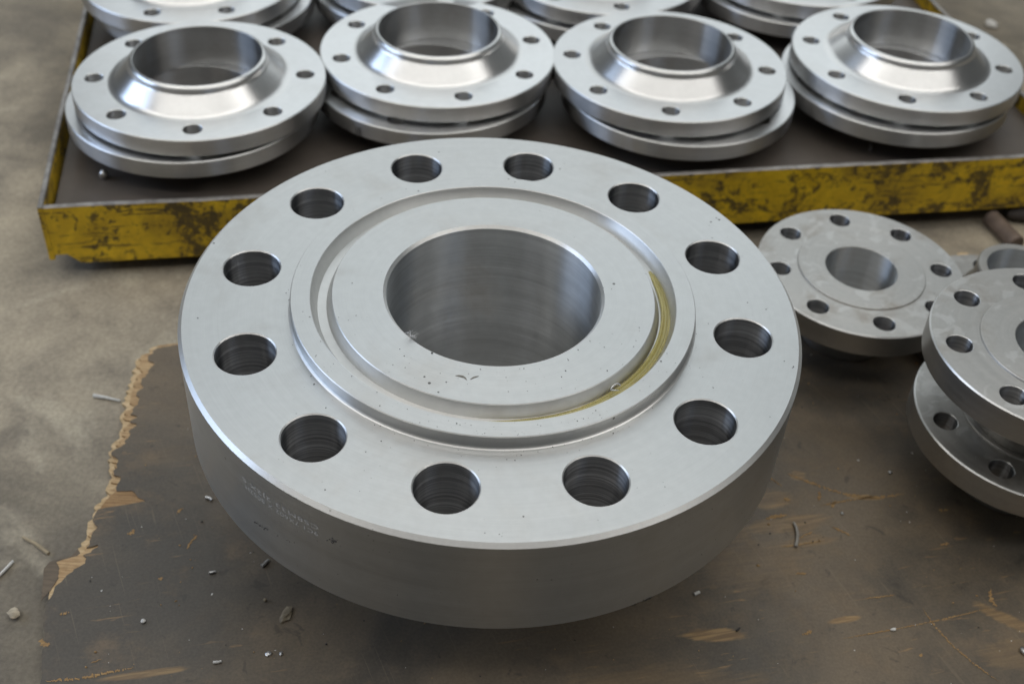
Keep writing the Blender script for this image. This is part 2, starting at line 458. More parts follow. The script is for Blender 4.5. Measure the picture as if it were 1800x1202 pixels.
# ------------------------------------------------------------------ plywood board with its torn left edge
PLY = 0.014
def jag(pts, amp, step, seed):
    """Subdivide an outline and roughen it like splintered wood."""
    r = random.Random(seed)
    out = []
    for a, b in zip(pts, pts[1:]):
        d = math.dist(a, b)
        n = max(1, int(d / step))
        for i in range(n):
            t = i / n
            o = 0 if i == 0 else r.uniform(-amp, amp)
            k = 0.25 if a[1] < -0.125 else 1
            out.append((a[0] + (b[0] - a[0]) * t + o * 1.6 * k, a[1] + (b[1] - a[1]) * t + o * 0.4 * k))
    out.append(pts[-1])
    return out
BACK = math.tan(rad(15))
def sheet(name, edge, z0, z1, mat, parent, back_off):
    """Extruded outline: torn left edge given bottom to top, the other sides straight."""
    last = edge[-1]
    pl = [(edge[0][0], -0.62)] + edge
    pl += [(0.95, last[1] + (0.95 - last[0]) * BACK + back_off), (0.95, -0.62)]
    bm = bmesh.new()
    lo = [bm.verts.new((x, y, z0)) for x, y in pl]
    hi = [bm.verts.new((x, y, z1)) for x, y in pl]
    n = len(pl)
    for i in range(n):
        j = (i + 1) % n
        bm.faces.new((lo[i], hi[i], hi[j], lo[j]))
    f = bm.faces.new(hi)
    f.normal_update()
    if f.normal.z < 0: f.normal_flip()
    g = bm.faces.new(lo)
    bmesh.ops.triangulate(bm, faces=[f, g])
    return link(name, bm, mat, parent, smooth=False)
board = tag(empty('plywood_board', (0, 0, 0)), 'dark film faced plywood board with a torn splintered left edge, under the big flange', 'board')
# veneer edges follow the torn edge; below the corner the board is whole and its plies lie flush
core1 = [(x + 0.0012, y) if y > -0.12 else (x + 0.006, y) for x, y in CORE_EDGE if y > -0.125]
core1 = [(-0.3195, -0.2424), (-0.3322, -0.192), (-0.3405, -0.165)] + core1
core2 = [(x + (0.0025 - 0.002 * math.sin(i * 1.7) if y > -0.12 else 0.004), y) for i, (x, y) in enumerate(core1)]
mid = [(x + 0.0052 + 0.002 * math.sin(i * 2.3), y) for i, (x, y) in enumerate(core1)]
# at the low corner a brown ply still sticks out
sheet('core_layer', jag(core2, 0.0012, 0.004, 1), 0.0005, PLY - 0.0075, M['wood_brown'], board, -0.003)
tag(sheet('veneer', jag(core1, 0.0017, 0.0030, 2), PLY - 0.0075, PLY - 0.0035, M['wood_pale'], board, 0.002), 'pale torn veneer showing along the left edge')
sheet('veneer', jag(mid, 0.0022, 0.0026, 3), PLY - 0.0035, PLY - 0.0014, M['wood_tan'], board, -0.002)
sheet('film_face', jag(FILM_EDGE, 0.0014, 0.0028, 4), PLY - 0.0014, PLY, M['film'], board, -0.004)
# bared orange veneer under the missing scrap of film, and the brown corner ply
def patch(name, pts, z, mat, parent, label=None):
    bm = bmesh.new()
    vs = [bm.verts.new((x, y, z)) for x, y in pts]
    f = bm.faces.new(vs)
    f.normal_update()
    if f.normal.z < 0: f.normal_flip()
    bmesh.ops.triangulate(bm, faces=bm.faces[:])
    ret = bmesh.ops.extrude_face_region(bm, geom=bm.faces[:])
    for v in [g for g in ret['geom'] if isinstance(g, bmesh.types.BMVert)]: v.co.z += 0.0006
    return tag(link(name, bm, mat, parent, smooth=False), label)
patch('bared_veneer', [(-0.3305, -0.0575), (-0.319, -0.0535), (-0.306, -0.050), (-0.292, -0.0445), (-0.302, -0.0380), (-0.308, -0.0330), (-0.3215, -0.0345), (-0.327, -0.045)],
      PLY - 0.0013, M['wood_orange'], board, 'orange bared wood where a scrap of film is missing')
patch('corner_ply', jag([(-0.3495, -0.152), (-0.3575, -0.1205), (-0.355, -0.1135), (-0.339, -0.106), (-0.3365, -0.098), (-0.332, -0.104), (-0.337, -0.118), (-0.3425, -0.128), (-0.3455, -0.142)], 0.0006, 0.004, 5),
      PLY - 0.0033, M['wood_brown'], board, 'brown stained corner of an inner ply')

def ribbon(pts, w, seed, z, gap=0.16):
    """A broken scratch: short bared slivers along a line, with uneven width."""
    r = random.Random(seed)
    P = [Vector((x, y, 0)) for x, y in pts]
    dense = []
    for a, b in zip(P, P[1:]):
        n = max(2, int((b - a).length / 0.0009))
        dense += [a.lerp(b, i / n) for i in range(n)]
    dense.append(P[-1])
    n = len(dense)
    bm = bmesh.new()
    prev = None
    for i, p in enumerate(dense):
        d = (dense[min(i + 1, n - 1)] - dense[max(i - 1, 0)]).normalized()
        nrm = Vector((-d.y, d.x, 0))
        t = i / max(1, n - 1)
        env = min(1, 5 * t + 0.15, 5 * (1 - t) + 0.15)
        h = w * env * (0.35 + 1.1 * abs(noise.noise(Vector((i * 0.17, seed * 3.1, 0)))) + r.uniform(0, 0.35))
        off = nrm * (r.uniform(-0.3, 0.3) * w)
        a = bm.verts.new((*(p + off + nrm * h * 0.5).to_2d(), z))
        b = bm.verts.new((*(p + off - nrm * h * 0.5).to_2d(), z))
        if prev and r.random() > gap:
            bm.faces.new((prev[0], prev[1], b, a))
        prev = (a, b)
    bmesh.ops.delete(bm, geom=[v for v in bm.verts if not v.link_faces], context='VERTS')
    return bm
SKIP = {8, 10, 13}
SW = [2.6, 1.6, 2.2, 3.0, 2.4, 1.6, 1.0, 1.8, 5.0, 2.6, 7.0, 1.5, 1.0, 5.0, 2.5, 1.6, 1.0, 2.0, 1.8, 2.4, 1.0, 2.6, 3.4, 2.4, 3.6, 2.6, 2.2, 1.2, 3.0, 2.0, 2.0]
for i, (p, w) in enumerate(zip(SCRATCHES, SW)):
    if i in SKIP: continue
    bm = ribbon(p, w * 0.0013, i, PLY + 0.0003, 0.14 if len(p) > 3 else 0.05)
    if bm.faces: link('scratch', bm, M['scratch'], board, smooth=False)
    else: bm.free()

# ------------------------------------------------------------------ flanges
def ring_holes(n, rb, ph=0.0):
    return [(rb * math.cos(ph - k * 2 * math.pi / n), rb * math.sin(ph - k * 2 * math.pi / n)) for k in range(n)]

def rim_slots(o, side, keep=False):
    """Rim walls are cut with another tool; chamfers get paler steel, painting in their glint."""
    o.data.materials.append(side)
    o.data.materials.append(M['chamfer'])
    for p in o.data.polygons:
        z = abs(p.normal.z)
        if z < 0.9: p.material_index = 2 if z > 0.3 else 1

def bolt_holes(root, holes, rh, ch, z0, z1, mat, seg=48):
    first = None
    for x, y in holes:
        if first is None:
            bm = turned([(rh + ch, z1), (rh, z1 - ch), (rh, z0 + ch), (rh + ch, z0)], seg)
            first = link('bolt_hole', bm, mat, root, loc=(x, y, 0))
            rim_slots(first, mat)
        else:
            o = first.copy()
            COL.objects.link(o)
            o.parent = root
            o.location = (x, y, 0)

# --- the big flange, hub down, top face at z = 0 of its own frame
R, T, HR = 0.2415, 0.0916, 0.0115
big = tag(empty('pipe_flange', (0, 0, ZF)), 'largest thick steel flange with twelve bolt holes and a ring groove, lying on the plywood', 'flange')
H12 = ring_holes(12, 0.1958, 1.97924)
bm = disc_bm(R, 0.1572, -T, 0.0, 0.0030, H12, 0.02246 + 0.0009, 0.0025)
link('disc', bm, M['face'], big)
rim_slots(bpy.data.objects['disc'], M['side'])
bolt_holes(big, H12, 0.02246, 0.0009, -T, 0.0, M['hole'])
rf = link('raised_face', turned([(0.1594, -0.0002), (0.1580, 0.0005), (0.1574, 0.0016), (0.1571, HR - 0.0007), (0.1565, HR), (0.1423, HR), (0.1418, HR - 0.0005)], 192), M['face'], big)
rim_slots(rf, M['face'])
link('ring_groove', turned([(0.1418, HR - 0.0005), (0.1368, HR - 0.0100), (0.1300, HR - 0.0100), (0.1258, HR - 0.0007)], 192), M['groove'], big)
fi = link('inner_face', turned([(0.1258, HR - 0.0007), (0.1252, HR), (0.0863, HR), (0.0840, HR - 0.0024)], 192), M['face'], big)
rim_slots(fi, M['groove'])
link('bore', turned([(0.0840, HR - 0.0024), (0.0840, -0.2145)], 160), M['bore'], big)
link('hub', turned([(0.0840, -0.2148), (0.1085, -0.2148), (0.1100, -0.2120), (0.1100, -0.165), (0.113, -0.155), (0.138, -0.100), (0.146, -T), (0.1575, -T)], 128), M['side'], big)

def wrap_text(name, body, size, ang0, z, radius, mat, parent, upside=True, width=1.0):
    cu = bpy.data.curves.new('lettering', 'FONT')
    cu.body = body
    cu.size = size
    cu.space_character = 1.12
    cu.extrude = 0
    to = bpy.data.objects.new('lettering', cu)
    COL.objects.link(to)
    dg = bpy.context.evaluated_depsgraph_get()
    me = bpy.data.meshes.new_from_object(to.evaluated_get(dg))
    bpy.data.objects.remove(to)
    me.name = name
    xs = [v.co.x for v in me.vertices]
    L = max(xs)
    rr = random.Random(3)
    for v in me.vertices:
        x, y = v.co.x * width, v.co.y
        if upside: x, y = L * width - x, size * 0.75 - y
        a = ang0 + x / radius
        v.co = (radius * math.cos(a), radius * math.sin(a), z + y)
    me.materials.clear()
    me.materials.append(mat)
    o = bpy.data.objects.new(name, me)
    COL.objects.link(o)
    o.parent = parent
    return o
tag(wrap_text('marking', 'CS8M33 2J2X S', 0.0058, rad(227.6), -0.0248, R + 0.00025, M['mark'], big, True, 1.72), 'faint etched lettering on the rim')
tag(wrap_text('marking', '9C1 7X602 X 80S2H', 0.0058, rad(228.2), -0.0316, R + 0.00025, M['mark'], big, True, 1.22), 'faint etched lettering on the rim')

# oil lying in the groove on the near right
def oil_strip():
    bm = bmesh.new()
    rows = []
    n = 90
    for i in range(n + 1):
        t = i / n
        a = rad(-96 + 118 * t)
        e = min(1, 5 * t, 4 * (1 - t)) ** 0.6 * (0.55 + 0.45 * min(1, max(0, (t - 0.3) / 0.2)))
        w = 0.9 + 0.25 * noise.noise(Vector((i * 0.16, 0, 2)))
        ro = 0.1358 + 0.0006 * e * w
        ri = ro - (0.0070 + 0.0025 * e) * (0.35 + 0.65 * e) * w
        ri = max(ri, 0.1333)
        zc = HR - 0.0100 + 0.0020 * e
        row = []
        for k in range(19):
            s = k / 18
            z = zc + 0.0016 * e * (math.exp(-s / 0.11) + math.exp(-(1 - s) / 0.11)) + 0.00025 * noise.noise(Vector((i * 0.12, s * 2.5, 4)))
            row.append(bm.verts.new(((ri + (ro - ri) * s) * math.cos(a), (ri + (ro - ri) * s) * math.sin(a), z)))
        rows.append(row)
    for A, B in zip(rows, rows[1:]):
        for k in range(18): bm.faces.new((A[k], A[k + 1], B[k + 1], B[k]))
    return bm
o = link('oil_pool', oil_strip(), M['oil'], loc=(0, 0, ZF))
sm = o.modifiers.new('thickness', 'SOLIDIFY')
sm.thickness = 0.0022
sm.offset = -1
tag(o, 'yellow oil pooled in the ring groove of the big flange', 'oil')

# --- tray frame (the tray stands slightly out of level)
TM = Matrix.Translation((0, 0.5, -0.088 + ZF)) @ Matrix.Rotation(rad(-1.3), 4, 'X') @ Matrix.Rotation(rad(-0.6), 4, 'Y')

def make_neck_flange():
    t = empty('pipe_flange')
    R, T, ri = 0.1397, 0.0195, 0.1008
    H = ring_holes(8, 0.1164)
    d = link('disc', disc_bm(R, ri, -T, 0, 0.0010, H, 0.0102 + 0.0006, 0.0010), M['bright'], t)
    rim_slots(d, M['bright_side'])
    bolt_holes(t, H, 0.0102, 0.0006, -T, 0, M['bright_bore'], 32)
    link('hub', turned([(0.1009, 0.0), (0.0990, 0.0003), (0.0970, 0.0009), (0.0952, 0.0018), (0.0935, 0.0030), (0.0920, 0.0044), (0.0800, 0.0160),
                        (0.0786, 0.0172), (0.0775, 0.0183), (0.0768, 0.0194), (0.0766, 0.0204), (0.0764, 0.0216), (0.0757, 0.0235), (0.0744, 0.0251), (0.0727, 0.0261), (0.0713, 0.0263)]), M['bright_hub'], t, angle=38)
    link('bore', turned([(0.0713, 0.0263), (0.0706, 0.0258), (0.0705, -0.0212), (0.0708, -0.0215)]), M['bright_bore'], t)
    link('raised_face', turned([(0.0708, -0.0215), (0.1080, -0.0215), (0.1082, -0.0213), (0.1082, -T)]), M['bright'], t)
    return t
proto = make_neck_flange()
GF, GB = 'pairs of weld neck flanges in the front row of the tray', 'pairs of weld neck flanges in the back row of the tray'
FL = [
 # upper u, v, phase, lower u, v, phase, labels, group
 (-0.3492, -0.0285, 9.0, -0.3588, -0.0344, 20, 'upper flange of the front pair nearest the tray left corner',
  'lower flange of the front pair nearest the tray left corner', GF),
 (-0.0890, 0.0714, 18.8, -0.0970, 0.0550, 31, 'upper neck flange of the second front pair, right behind the big flange',
  'lower flange of the second front pair, dark marks on its rim', GF),
 (0.1871, 0.0716, 42.1, 0.1998, 0.0615, 7, 'upper neck flange of the third front pair, behind the big flange top right',
  'lower flange of the third front pair, sticking out to the right', GF),
 (0.4837, 0.1295, 33.2, 0.4738, 0.1198, 12, 'upper neck flange of the rightmost front pair in the tray, at the frame edge',
  'lower flange of the rightmost front pair in the tray, sticking out to the left', GF),
 (-0.4233, 0.2374, 34.8, -0.4080, 0.2400, 15, 'upper flange of the leftmost back pair, cut off by the top of the picture',
  'lower flange of the leftmost back pair, showing past the right of its upper flange', GB),
 (-0.1300, 0.3150, 20.0, -0.1360, 0.3060, 5, 'upper flange of the back pair mostly hidden behind the second front pair',
  'lower flange of the back pair mostly hidden behind the second front pair', GB),
 (0.1122, 0.3326, 11.5, 0.1030, 0.3270, 40, 'upper flange of the third back pair, one bolt hole showing at the top',
  'lower flange of the third back pair with a bluish gleam on its rim', GB),
 (0.3930, 0.3950, 25.0, 0.3830, 0.3850, 3, 'upper flange of the rightmost back pair, behind the two right front pairs',
  'lower flange of the rightmost back pair, dark gap in front of it', GB),
]
first = True
for u, v, ph, lu, lv, lph, lab, llab, g in FL:
    o = proto if first else copy_tree(proto)
    first = False
    o.matrix_world = TM @ Matrix.Translation((u, v, 0)) @ Matrix.Rotation(rad(ph), 4, 'Z')
    tag(o, lab, 'flange', g)
    o = copy_tree(proto)
    o.matrix_world = TM @ Matrix.Translation((lu, lv, -0.0433)) @ Matrix.Rotation(rad(lph), 4, 'Z') @ Matrix.Rotation(math.pi, 4, 'X')
    tag(o, llab, 'flange', g)
    if lab.startswith('upper neck flange of the second'): second_lower = o

# --- dull flanges on the board at the right
def make_dull_flange():
    t = empty('pipe_flange')
    R, T, h = 0.1045, 0.0255, 0.0016
    H = ring_holes(8, 0.0838)
    d = link('disc', disc_bm(R, 0.0640, -T, 0, 0.0012, H, 0.0108 + 0.0005, 0.0012), M['dull'], t)
    rim_slots(d, M['dull_side'])
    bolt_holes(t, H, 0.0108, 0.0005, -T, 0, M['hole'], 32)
    link('raised_face', turned([(0.0645, -0.0001), (0.0641, h - 0.0004), (0.0636, h), (0.0366, h), (0.0360, h - 0.0006)]), M['dull'], t)
    link('bore', turned([(0.0360, h - 0.0006), (0.0360, -0.0853)]), M['bore'], t)
    link('hub', turned([(0.0360, -0.0855), (0.0440, -0.0855), (0.0450, -0.084), (0.0450, -0.066), (0.047, -0.061), (0.060, -0.034), (0.0640, -0.0262), (0.0655, -T), (0.0660, -T)]), M['dull_side'], t)
    return t
dull = make_dull_flange()
G = 'dull grey flanges on the right of the plywood board'
dull.location = (0.3679, 0.2453, -0.1292 + ZF)
dull.rotation_euler = (0, 0, rad(5))
tag(dull, 'dull grey flange standing alone beside the big flange, its whole bore in view', 'flange', G)
o = copy_tree(dull)
o.location = (0.4864, 0.0486, -0.1294 + ZF)
o.rotation_euler = (0, 0, rad(10.6))
tag(o, 'dull grey flange at the bottom of the stack at the right edge', 'flange', G)
o = copy_tree(dull)
o.location = (0.4763, 0.0404, -0.0405 + ZF)
o.rotation_euler = (rad(-0.6), rad(-0.6), rad(3.1))
o.scale = (1.03, 1.03, 1.03)
tag(o, 'dull grey flange on top of the stack at the right edge', 'flange', G)
o = copy_tree(dull)
o.location = (0.537, 0.2602, PLY + 0.0017)
o.rotation_euler = (math.pi, 0, 0)
tag(o, 'flange lying face down, neck up, peeking out behind the right edge stack', 'flange', G)

# dark paint marks on the rim of the second lower flange
wa = empty('t')
bpy.data.objects.remove(wa)
mk = wrap_text('marking', 'JE', 0.013, 0, -0.016, 0.1399, M['ink'], second_lower, False, 0.9)
mk.parent = second_lower
inv = (TM @ Matrix.Translation((-0.0970, 0.0550, -0.0433)) @ Matrix.Rotation(rad(31), 4, 'Z') @ Matrix.Rotation(math.pi, 4, 'X')).inverted()
mk.matrix_parent_inverse = Matrix.Identity(4)
mk.matrix_basis = inv @ TM @ Matrix.Translation((-0.0970, 0.0550, -0.0255)) @ Matrix.Rotation(rad(238), 4, 'Z')
tag(mk, 'blurred dark marking on the rim')

# ------------------------------------------------------------------ the yellow tray
def box(bm, x0, x1, y0, y1, z0, z1):
    r = bmesh.ops.create_cube(bm, size=1)
    for v in r['verts']:
        v.co = Vector((x0 + (v.co.x + .5) * (x1 - x0), y0 + (v.co.y + .5) * (y1 - y0), z0 + (v.co.z + .5) * (z1 - z0)))
tray = tag(empty('steel_tray'), 'shallow steel tray with worn yellow painted sides, holding the bright flange pairs', 'tray')
tray.matrix_world = TM @ Matrix.Translation((-0.4702, -0.231, 0)) @ Matrix.Rotation(rad(11.5), 4, 'Z')
TW, TD, TZ, TB = 1.174, 0.88, -0.050, -0.1222
bm = bmesh.new(); box(bm, 0.0045, TW - 0.0045, 0.0045, TD, -0.0755, -0.0702); link('tray_plate', bm, M['plate'], tray, smooth=False)
def rail(name, along, length, off, seed, notch=False):
    """A thin upright steel strip with a slightly wavy worn top edge; along = 'x' or 'y'."""
    r = random.Random(seed)
    n = 90
    bm = bmesh.new()
    secs = []
    th = 0.0055
    for i in range(n + 1):
        s = length * i / n
        wv = 0.0007 * noise.noise(Vector((s * 9, seed, 0))) + 0.0005 * noise.noise(Vector((s * 41, seed, 3)))
        bow = 0.0016 * noise.noise(Vector((s * 3.1, seed, 8)))
        zt = TZ + wv - 0.0012
        zb = TB + (0.006 if along == 'y' else 0) + 0.0012 * noise.noise(Vector((s * 13, seed, 5)))
        if notch and s < 0.014: zb += 0.012
        q = [(off + bow, zb), (off + bow, zt), (off + th + bow, zt), (off + th + bow, zb)]
        secs.append([bm.verts.new((s, a, z) if along == 'x' else (a, s, z)) for a, z in q])
    for A, B in zip(secs, secs[1:]):
        for k in range(4): bm.faces.new((A[k], A[(k + 1) % 4], B[(k + 1) % 4], B[k]))
    bm.faces.new(secs[0]); bm.faces.new(secs[-1][::-1])
    bmesh.ops.recalc_face_normals(bm, faces=bm.faces[:])
    o = link(name, bm, M['yellow'], tray, smooth=False)
    # bare worn steel lip along the top, a sub-part
    bm = bmesh.new()
    secs = []
    for i in range(n + 1):
        s = length * i / n
        wv = 0.0007 * noise.noise(Vector((s * 9, seed, 0))) + 0.0005 * noise.noise(Vector((s * 41, seed, 3)))
        bow = 0.0016 * noise.noise(Vector((s * 3.1, seed, 8)))
        zt = TZ + wv
        q = [(off + bow - 0.0003, zt - 0.0012 - 0.0004 * abs(noise.noise(Vector((s * 80, 1, 1))))), (off + bow + 0.0008, zt), (off + th + bow - 0.0008, zt), (off + th + bow + 0.0003, zt - 0.0013)]
        secs.append([bm.verts.new((s, a, z) if along == 'x' else (a, s, z)) for a, z in q])
    for A, B in zip(secs, secs[1:]):
        for k in range(4): bm.faces.new((A[k], A[(k + 1) % 4], B[(k + 1) % 4], B[k]))
    bm.faces.new(secs[0]); bm.faces.new(secs[-1][::-1])
    bmesh.ops.recalc_face_normals(bm, faces=bm.faces[:])
    link('bare_edge', bm, M['edge'], o, smooth=False)
    return o
rail('front_rail', 'x', TW, 0.0, 1, True)
rail('side_rail', 'y', TD, -0.0058, 2)
rail('side_rail', 'y', TD, TW - 0.0052, 3)
rail('back_rail', 'x', TW, TD + 0.0003, 4)
for y in (0.17, 0.66):
    bm = bmesh.new(); box(bm, 0.05, TW - 0.05, y, y + 0.07, -0.1385, -0.0757); link('skid', bm, M['skid'], tray, smooth=False)
# ------------------------------------------------------------------ small things lying about
def pebble(size, seed, sub=2, rough=0.35):
    bm = bmesh.new()
    bmesh.ops.create_icosphere(bm, subdivisions=sub, radius=0.5)
    for v in bm.verts:
        k = 1 + rough * noise.noise(v.co * 2.3 + Vector((seed * 5.3, seed, 0)))
        v.co = Vector((v.co.x * size[0] * k, v.co.y * size[1] * k, (v.co.z * k) * size[2]))
    zmin = min(v.co.z for v in bm.verts)
    for v in bm.verts: v.co.z -= zmin
    return bm
def thing(name, bm, mat, loc, rz, label, cat, group=None, smooth=True):
    o = link(name, bm, mat, smooth=smooth, angle=50)
    o.location = loc
    o.rotation_euler = (0, 0, rad(rz))
    return tag(o, label, cat, group)
def rod(pts, r0, r1, seg=8):
    """Tapered bent rod through points."""
    P = [Vector(p) for p in pts]
    bm = bmesh.new()
    rings = []
    for i, p in enumerate(P):
        d = (P[min(i + 1, len(P) - 1)] - P[max(i - 1, 0)]).normalized()
        a = d.cross(Vector((0, 0, 1)))
        a = a.normalized() if a.length > 1e-4 else Vector((1, 0, 0))
        b = a.cross(d)
        r = r0 + (r1 - r0) * i / (len(P) - 1)
        rings.append([bm.verts.new(p + (a * math.cos(2 * math.pi * k / seg) + b * math.sin(2 * math.pi * k / seg)) * r) for k in range(seg)])
    for A, B in zip(rings, rings[1:]):
        for k in range(seg): bm.faces.new((A[k], A[(k + 1) % seg], B[(k + 1) % seg], B[k]))
    bm.faces.new(rings[0][::-1]); bm.faces.new(rings[-1])
    bmesh.ops.recalc_face_normals(bm, faces=bm.faces[:])
    return bm
def pellet(L, r, seed):
    """A short bent shaving with cut ends."""
    L, r = L * 0.88, r * 0.8
    rr = random.Random(seed)
    pts = [(-L / 2, 0, r), (-L / 6, L * rr.uniform(-.08, .08), r * 1.1), (L / 6, L * rr.uniform(-.1, .1), r * 1.15), (L / 2, L * rr.uniform(-.05, .12), r)]
    return rod(pts, r, r * 0.8, 9)
CG = 'metal chips on the plywood'
z = PLY
thing('metal_chip', pellet(0.0060, 0.0016, 1), M['chip'], (-0.2183, -0.1166, z), 12, 'pale metal chip by itself left of the big flange on the plywood', 'chip', CG)
thing('metal_chip', pellet(0.0075, 0.0020, 2), M['chip'], (-0.2390, -0.0385, z), -20, 'metal chip close to the far left side of the big flange', 'chip', CG)
thing('metal_chip', pellet(0.0095, 0.0020, 3), M['chip'], (-0.1770, -0.1040, z), 55, 'bluish metal chip tucked against the lower left rim of the big flange', 'chip', CG)
thing('metal_chip', pellet(0.0070, 0.0015, 4), M['chip_white'], (-0.1960, -0.2008, z), 14, 'pale chip nearest the bottom edge of the picture, left of centre', 'chip', CG)
thing('metal_chip', pellet(0.0060, 0.0018, 5), M['chip_white'], (0.1861, -0.1066, z), 25, 'white chip just right of the big flange near edge', 'chip', CG)
thing('metal_chip', pebble((0.0042, 0.0036, 0.003), 6), M['chip_white'], (-0.2621, -0.1683, z), 0, 'tiny white crumb on the plywood near its left edge', 'chip', CG)
thing('metal_chip', pebble((0.0032, 0.0028, 0.003), 7), M['flake'], (-0.1702, -0.1409, z), 0, 'tiny golden crumb in front of the big flange, left of the brown flake', 'chip', CG)
thing('metal_chip', pebble((0.0055, 0.0045, 0.002), 8), M['chip'], (-0.1582, -0.1903, z), 30, 'larger of two small chips near the bottom edge below the brown flake', 'chip', CG)
thing('metal_chip', pebble((0.0030, 0.0038, 0.002), 9), M['chip'], (-0.1485, -0.1896, z), 10, 'smaller of two small chips near the bottom edge below the brown flake', 'chip', CG)
thing('metal_chip', pebble((0.0050, 0.0030, 0.002), 10), M['chip_white'], (0.3472, -0.1302, z), 20, 'white chip lying on the long faint scratch at the lower right', 'chip', CG)
thing('metal_chip', pebble((0.0070, 0.0075, 0.004), 11), M['chip'], (0.4520, -0.1434, z), 20, 'shiny chip at the right edge of the picture, low down', 'chip', CG)
thing('metal_chip', pebble((0.0030, 0.0030, 0.002), 12), M['chip'], (0.3257, -0.0076, z), 0, 'small chip just below the curved orange scratch', 'chip', CG)
thing('metal_chip', pebble((0.0040, 0.0030, 0.002), 13), M['chip'], (0.3801, 0.0468, z), 0, 'small chip between the big flange and the right stack', 'chip', CG)
thing('metal_chip', pellet(0.0050, 0.0011, 14), M['grit'], (0.2172, -0.1399, z), 40, 'dark chip in front of the big flange near its right side', 'chip', CG)
# brown flake: a thin broken plate
bm = pebble((0.0085, 0.0160, 0.0022), 21, 2, 0.8)
thing('flake', bm, M['flake'], (-0.1511, -0.1530, z), -18, 'brown flake standing out on the plywood in front of the big flange', 'flake')
# grey curl at right
thing('shaving', rod([(0.0, 0.012, 0.0012), (0.0022, 0.006, 0.0022), (0.0036, -0.001, 0.0020), (0.0035, -0.008, 0.0014), (0.0025, -0.015, 0.001)], 0.0014, 0.0017), M['twig'], (0.2775, -0.0345, z), -10,
      'grey bent shaving on the plywood between the orange scratches', 'shaving')
thing('wood_scrap', pebble((0.016, 0.010, 0.008), 31, 2, 0.9), M['wood_pale'], (0.5380, 0.4020, 0.006), 25, 'pale wood scrap at the far edge of the plywood beside the dull flange', 'scrap')
# concrete floor, left
thing('wood_sliver', rod([(-0.013, 0.0075, 0.0016), (0.0, 0.001, 0.0022), (0.014, -0.0080, 0.0016)], 0.0013, 0.0017, 6), M['straw'], (-0.3770, -0.0900, 0), 0, 'thin brown wood sliver on the concrete left of the plywood corner', 'sliver')
thing('straw', rod([(-0.006, -0.012, 0.0013), (0, 0, 0.002), (0.0035, 0.010, 0.0013)], 0.0012, 0.0014, 6), M['chip_white'], (-0.3930, -0.1180, 0), 0, 'pale straw on the concrete at the left edge of the picture', 'straw')
thing('pebble', pebble((0.0085, 0.0115, 0.006), 41, 2, 0.7), M['stone'], (-0.3706, -0.1606, 0), 10, 'small pale pebble on the concrete near the lower left corner', 'pebble')
thing('wood_sliver', rod([(-0.013, 0.0030, 0.0018), (0.0, 0.0005, 0.0026), (0.014, -0.002, 0.002)], 0.0021, 0.0010, 6), M['chip_white'], (-0.3680, 0.0890, 0), 0, 'pale sliver on the concrete pointing at the torn plywood edge', 'sliver')
# floor, right rear
o = thing('steel_bar', rod([(0.0, 0.0, 0.0105), (0.0175, -0.0525, 0.0105)], 0.0102, 0.0102, 24), M['rust'], (0.5925, 0.4850, 0), 0, 'short rusty round bar on the floor in front of the tray at the right', 'bar')
bv = o.modifiers.new('edge', 'BEVEL'); bv.width = 0.0012; bv.segments = 2; bv.limit_method = 'ANGLE'
thing('steel_block', pebble((0.11, 0.040, 0.024), 51, 3, 0.3), M['rust_dark'], (0.672, 0.508, 0), 12, 'dark rusty lump on the floor under the tray front at the right edge', 'block')
thing('paper_scrap', pebble((0.020, 0.010, 0.010), 61, 2, 0.8), M['chip_white'], (0.7371, 1.0207, 0), -30, 'white scrap on the floor beyond the rightmost front flange', 'scrap')
# bright bead and chip in the tray
def on_tray(u, v): return (TM @ Vector((u, v, -0.0702)))
b = thing('metal_bead', pebble((0.010, 0.010, 0.0105), 71, 3, 0.08), M['bright_hub'], on_tray(-0.4370, -0.1400), 0, 'shiny metal bead on the tray floor in front of the leftmost pair', 'bead')
thing('metal_chip', pellet(0.014, 0.0022, 72), M['chip'], on_tray(0.435, 0.020), 70, 'pale chip on the tray floor below the rightmost front pair', 'chip')
# lint on the bore edge
bm = bmesh.new()
r = random.Random(5)
for i in range(20):
    a = r.uniform(0, 2 * math.pi); L = r.uniform(0.0015, 0.0058); c = r.uniform(-0.005, 0.005)
    pts = []
    for k in range(5):
        t = k / 4
        pts.append((L * t * math.cos(a) - c * t * t * math.sin(a), L * t * math.sin(a) + c * t * t * math.cos(a), 0.0006 + 0.0035 * math.sin(math.pi * t * 0.8) * r.uniform(0.3, 1)))
    t2 = rod(pts, 0.00013, 0.00008, 4)
    me = bpy.data.meshes.new('t'); t2.to_mesh(me); t2.free(); bm.from_mesh(me); bpy.data.meshes.remove(me)
thing('lint', bm, M['lint'], (-0.0590, -0.0612, ZF + HR), 0, 'wisp of white lint on the bore edge of the big flange', 'lint')
# bright curl lying in the groove oil
cz = ZF + HR - 0.0058
thing('metal_curl', rod([(0.0042 * math.cos(t), 0.0028 * math.sin(t), 0.0014 + 0.0010 * math.sin(2 * t)) for t in [k * 0.33 for k in range(15)]], 0.0007, 0.0005, 6), M['chip'],
      (0.1335 * math.cos(rad(-46)), 0.1335 * math.sin(rad(-46)), cz), 40, 'bright metal curl sitting in the yellow oil of the groove', 'shaving')

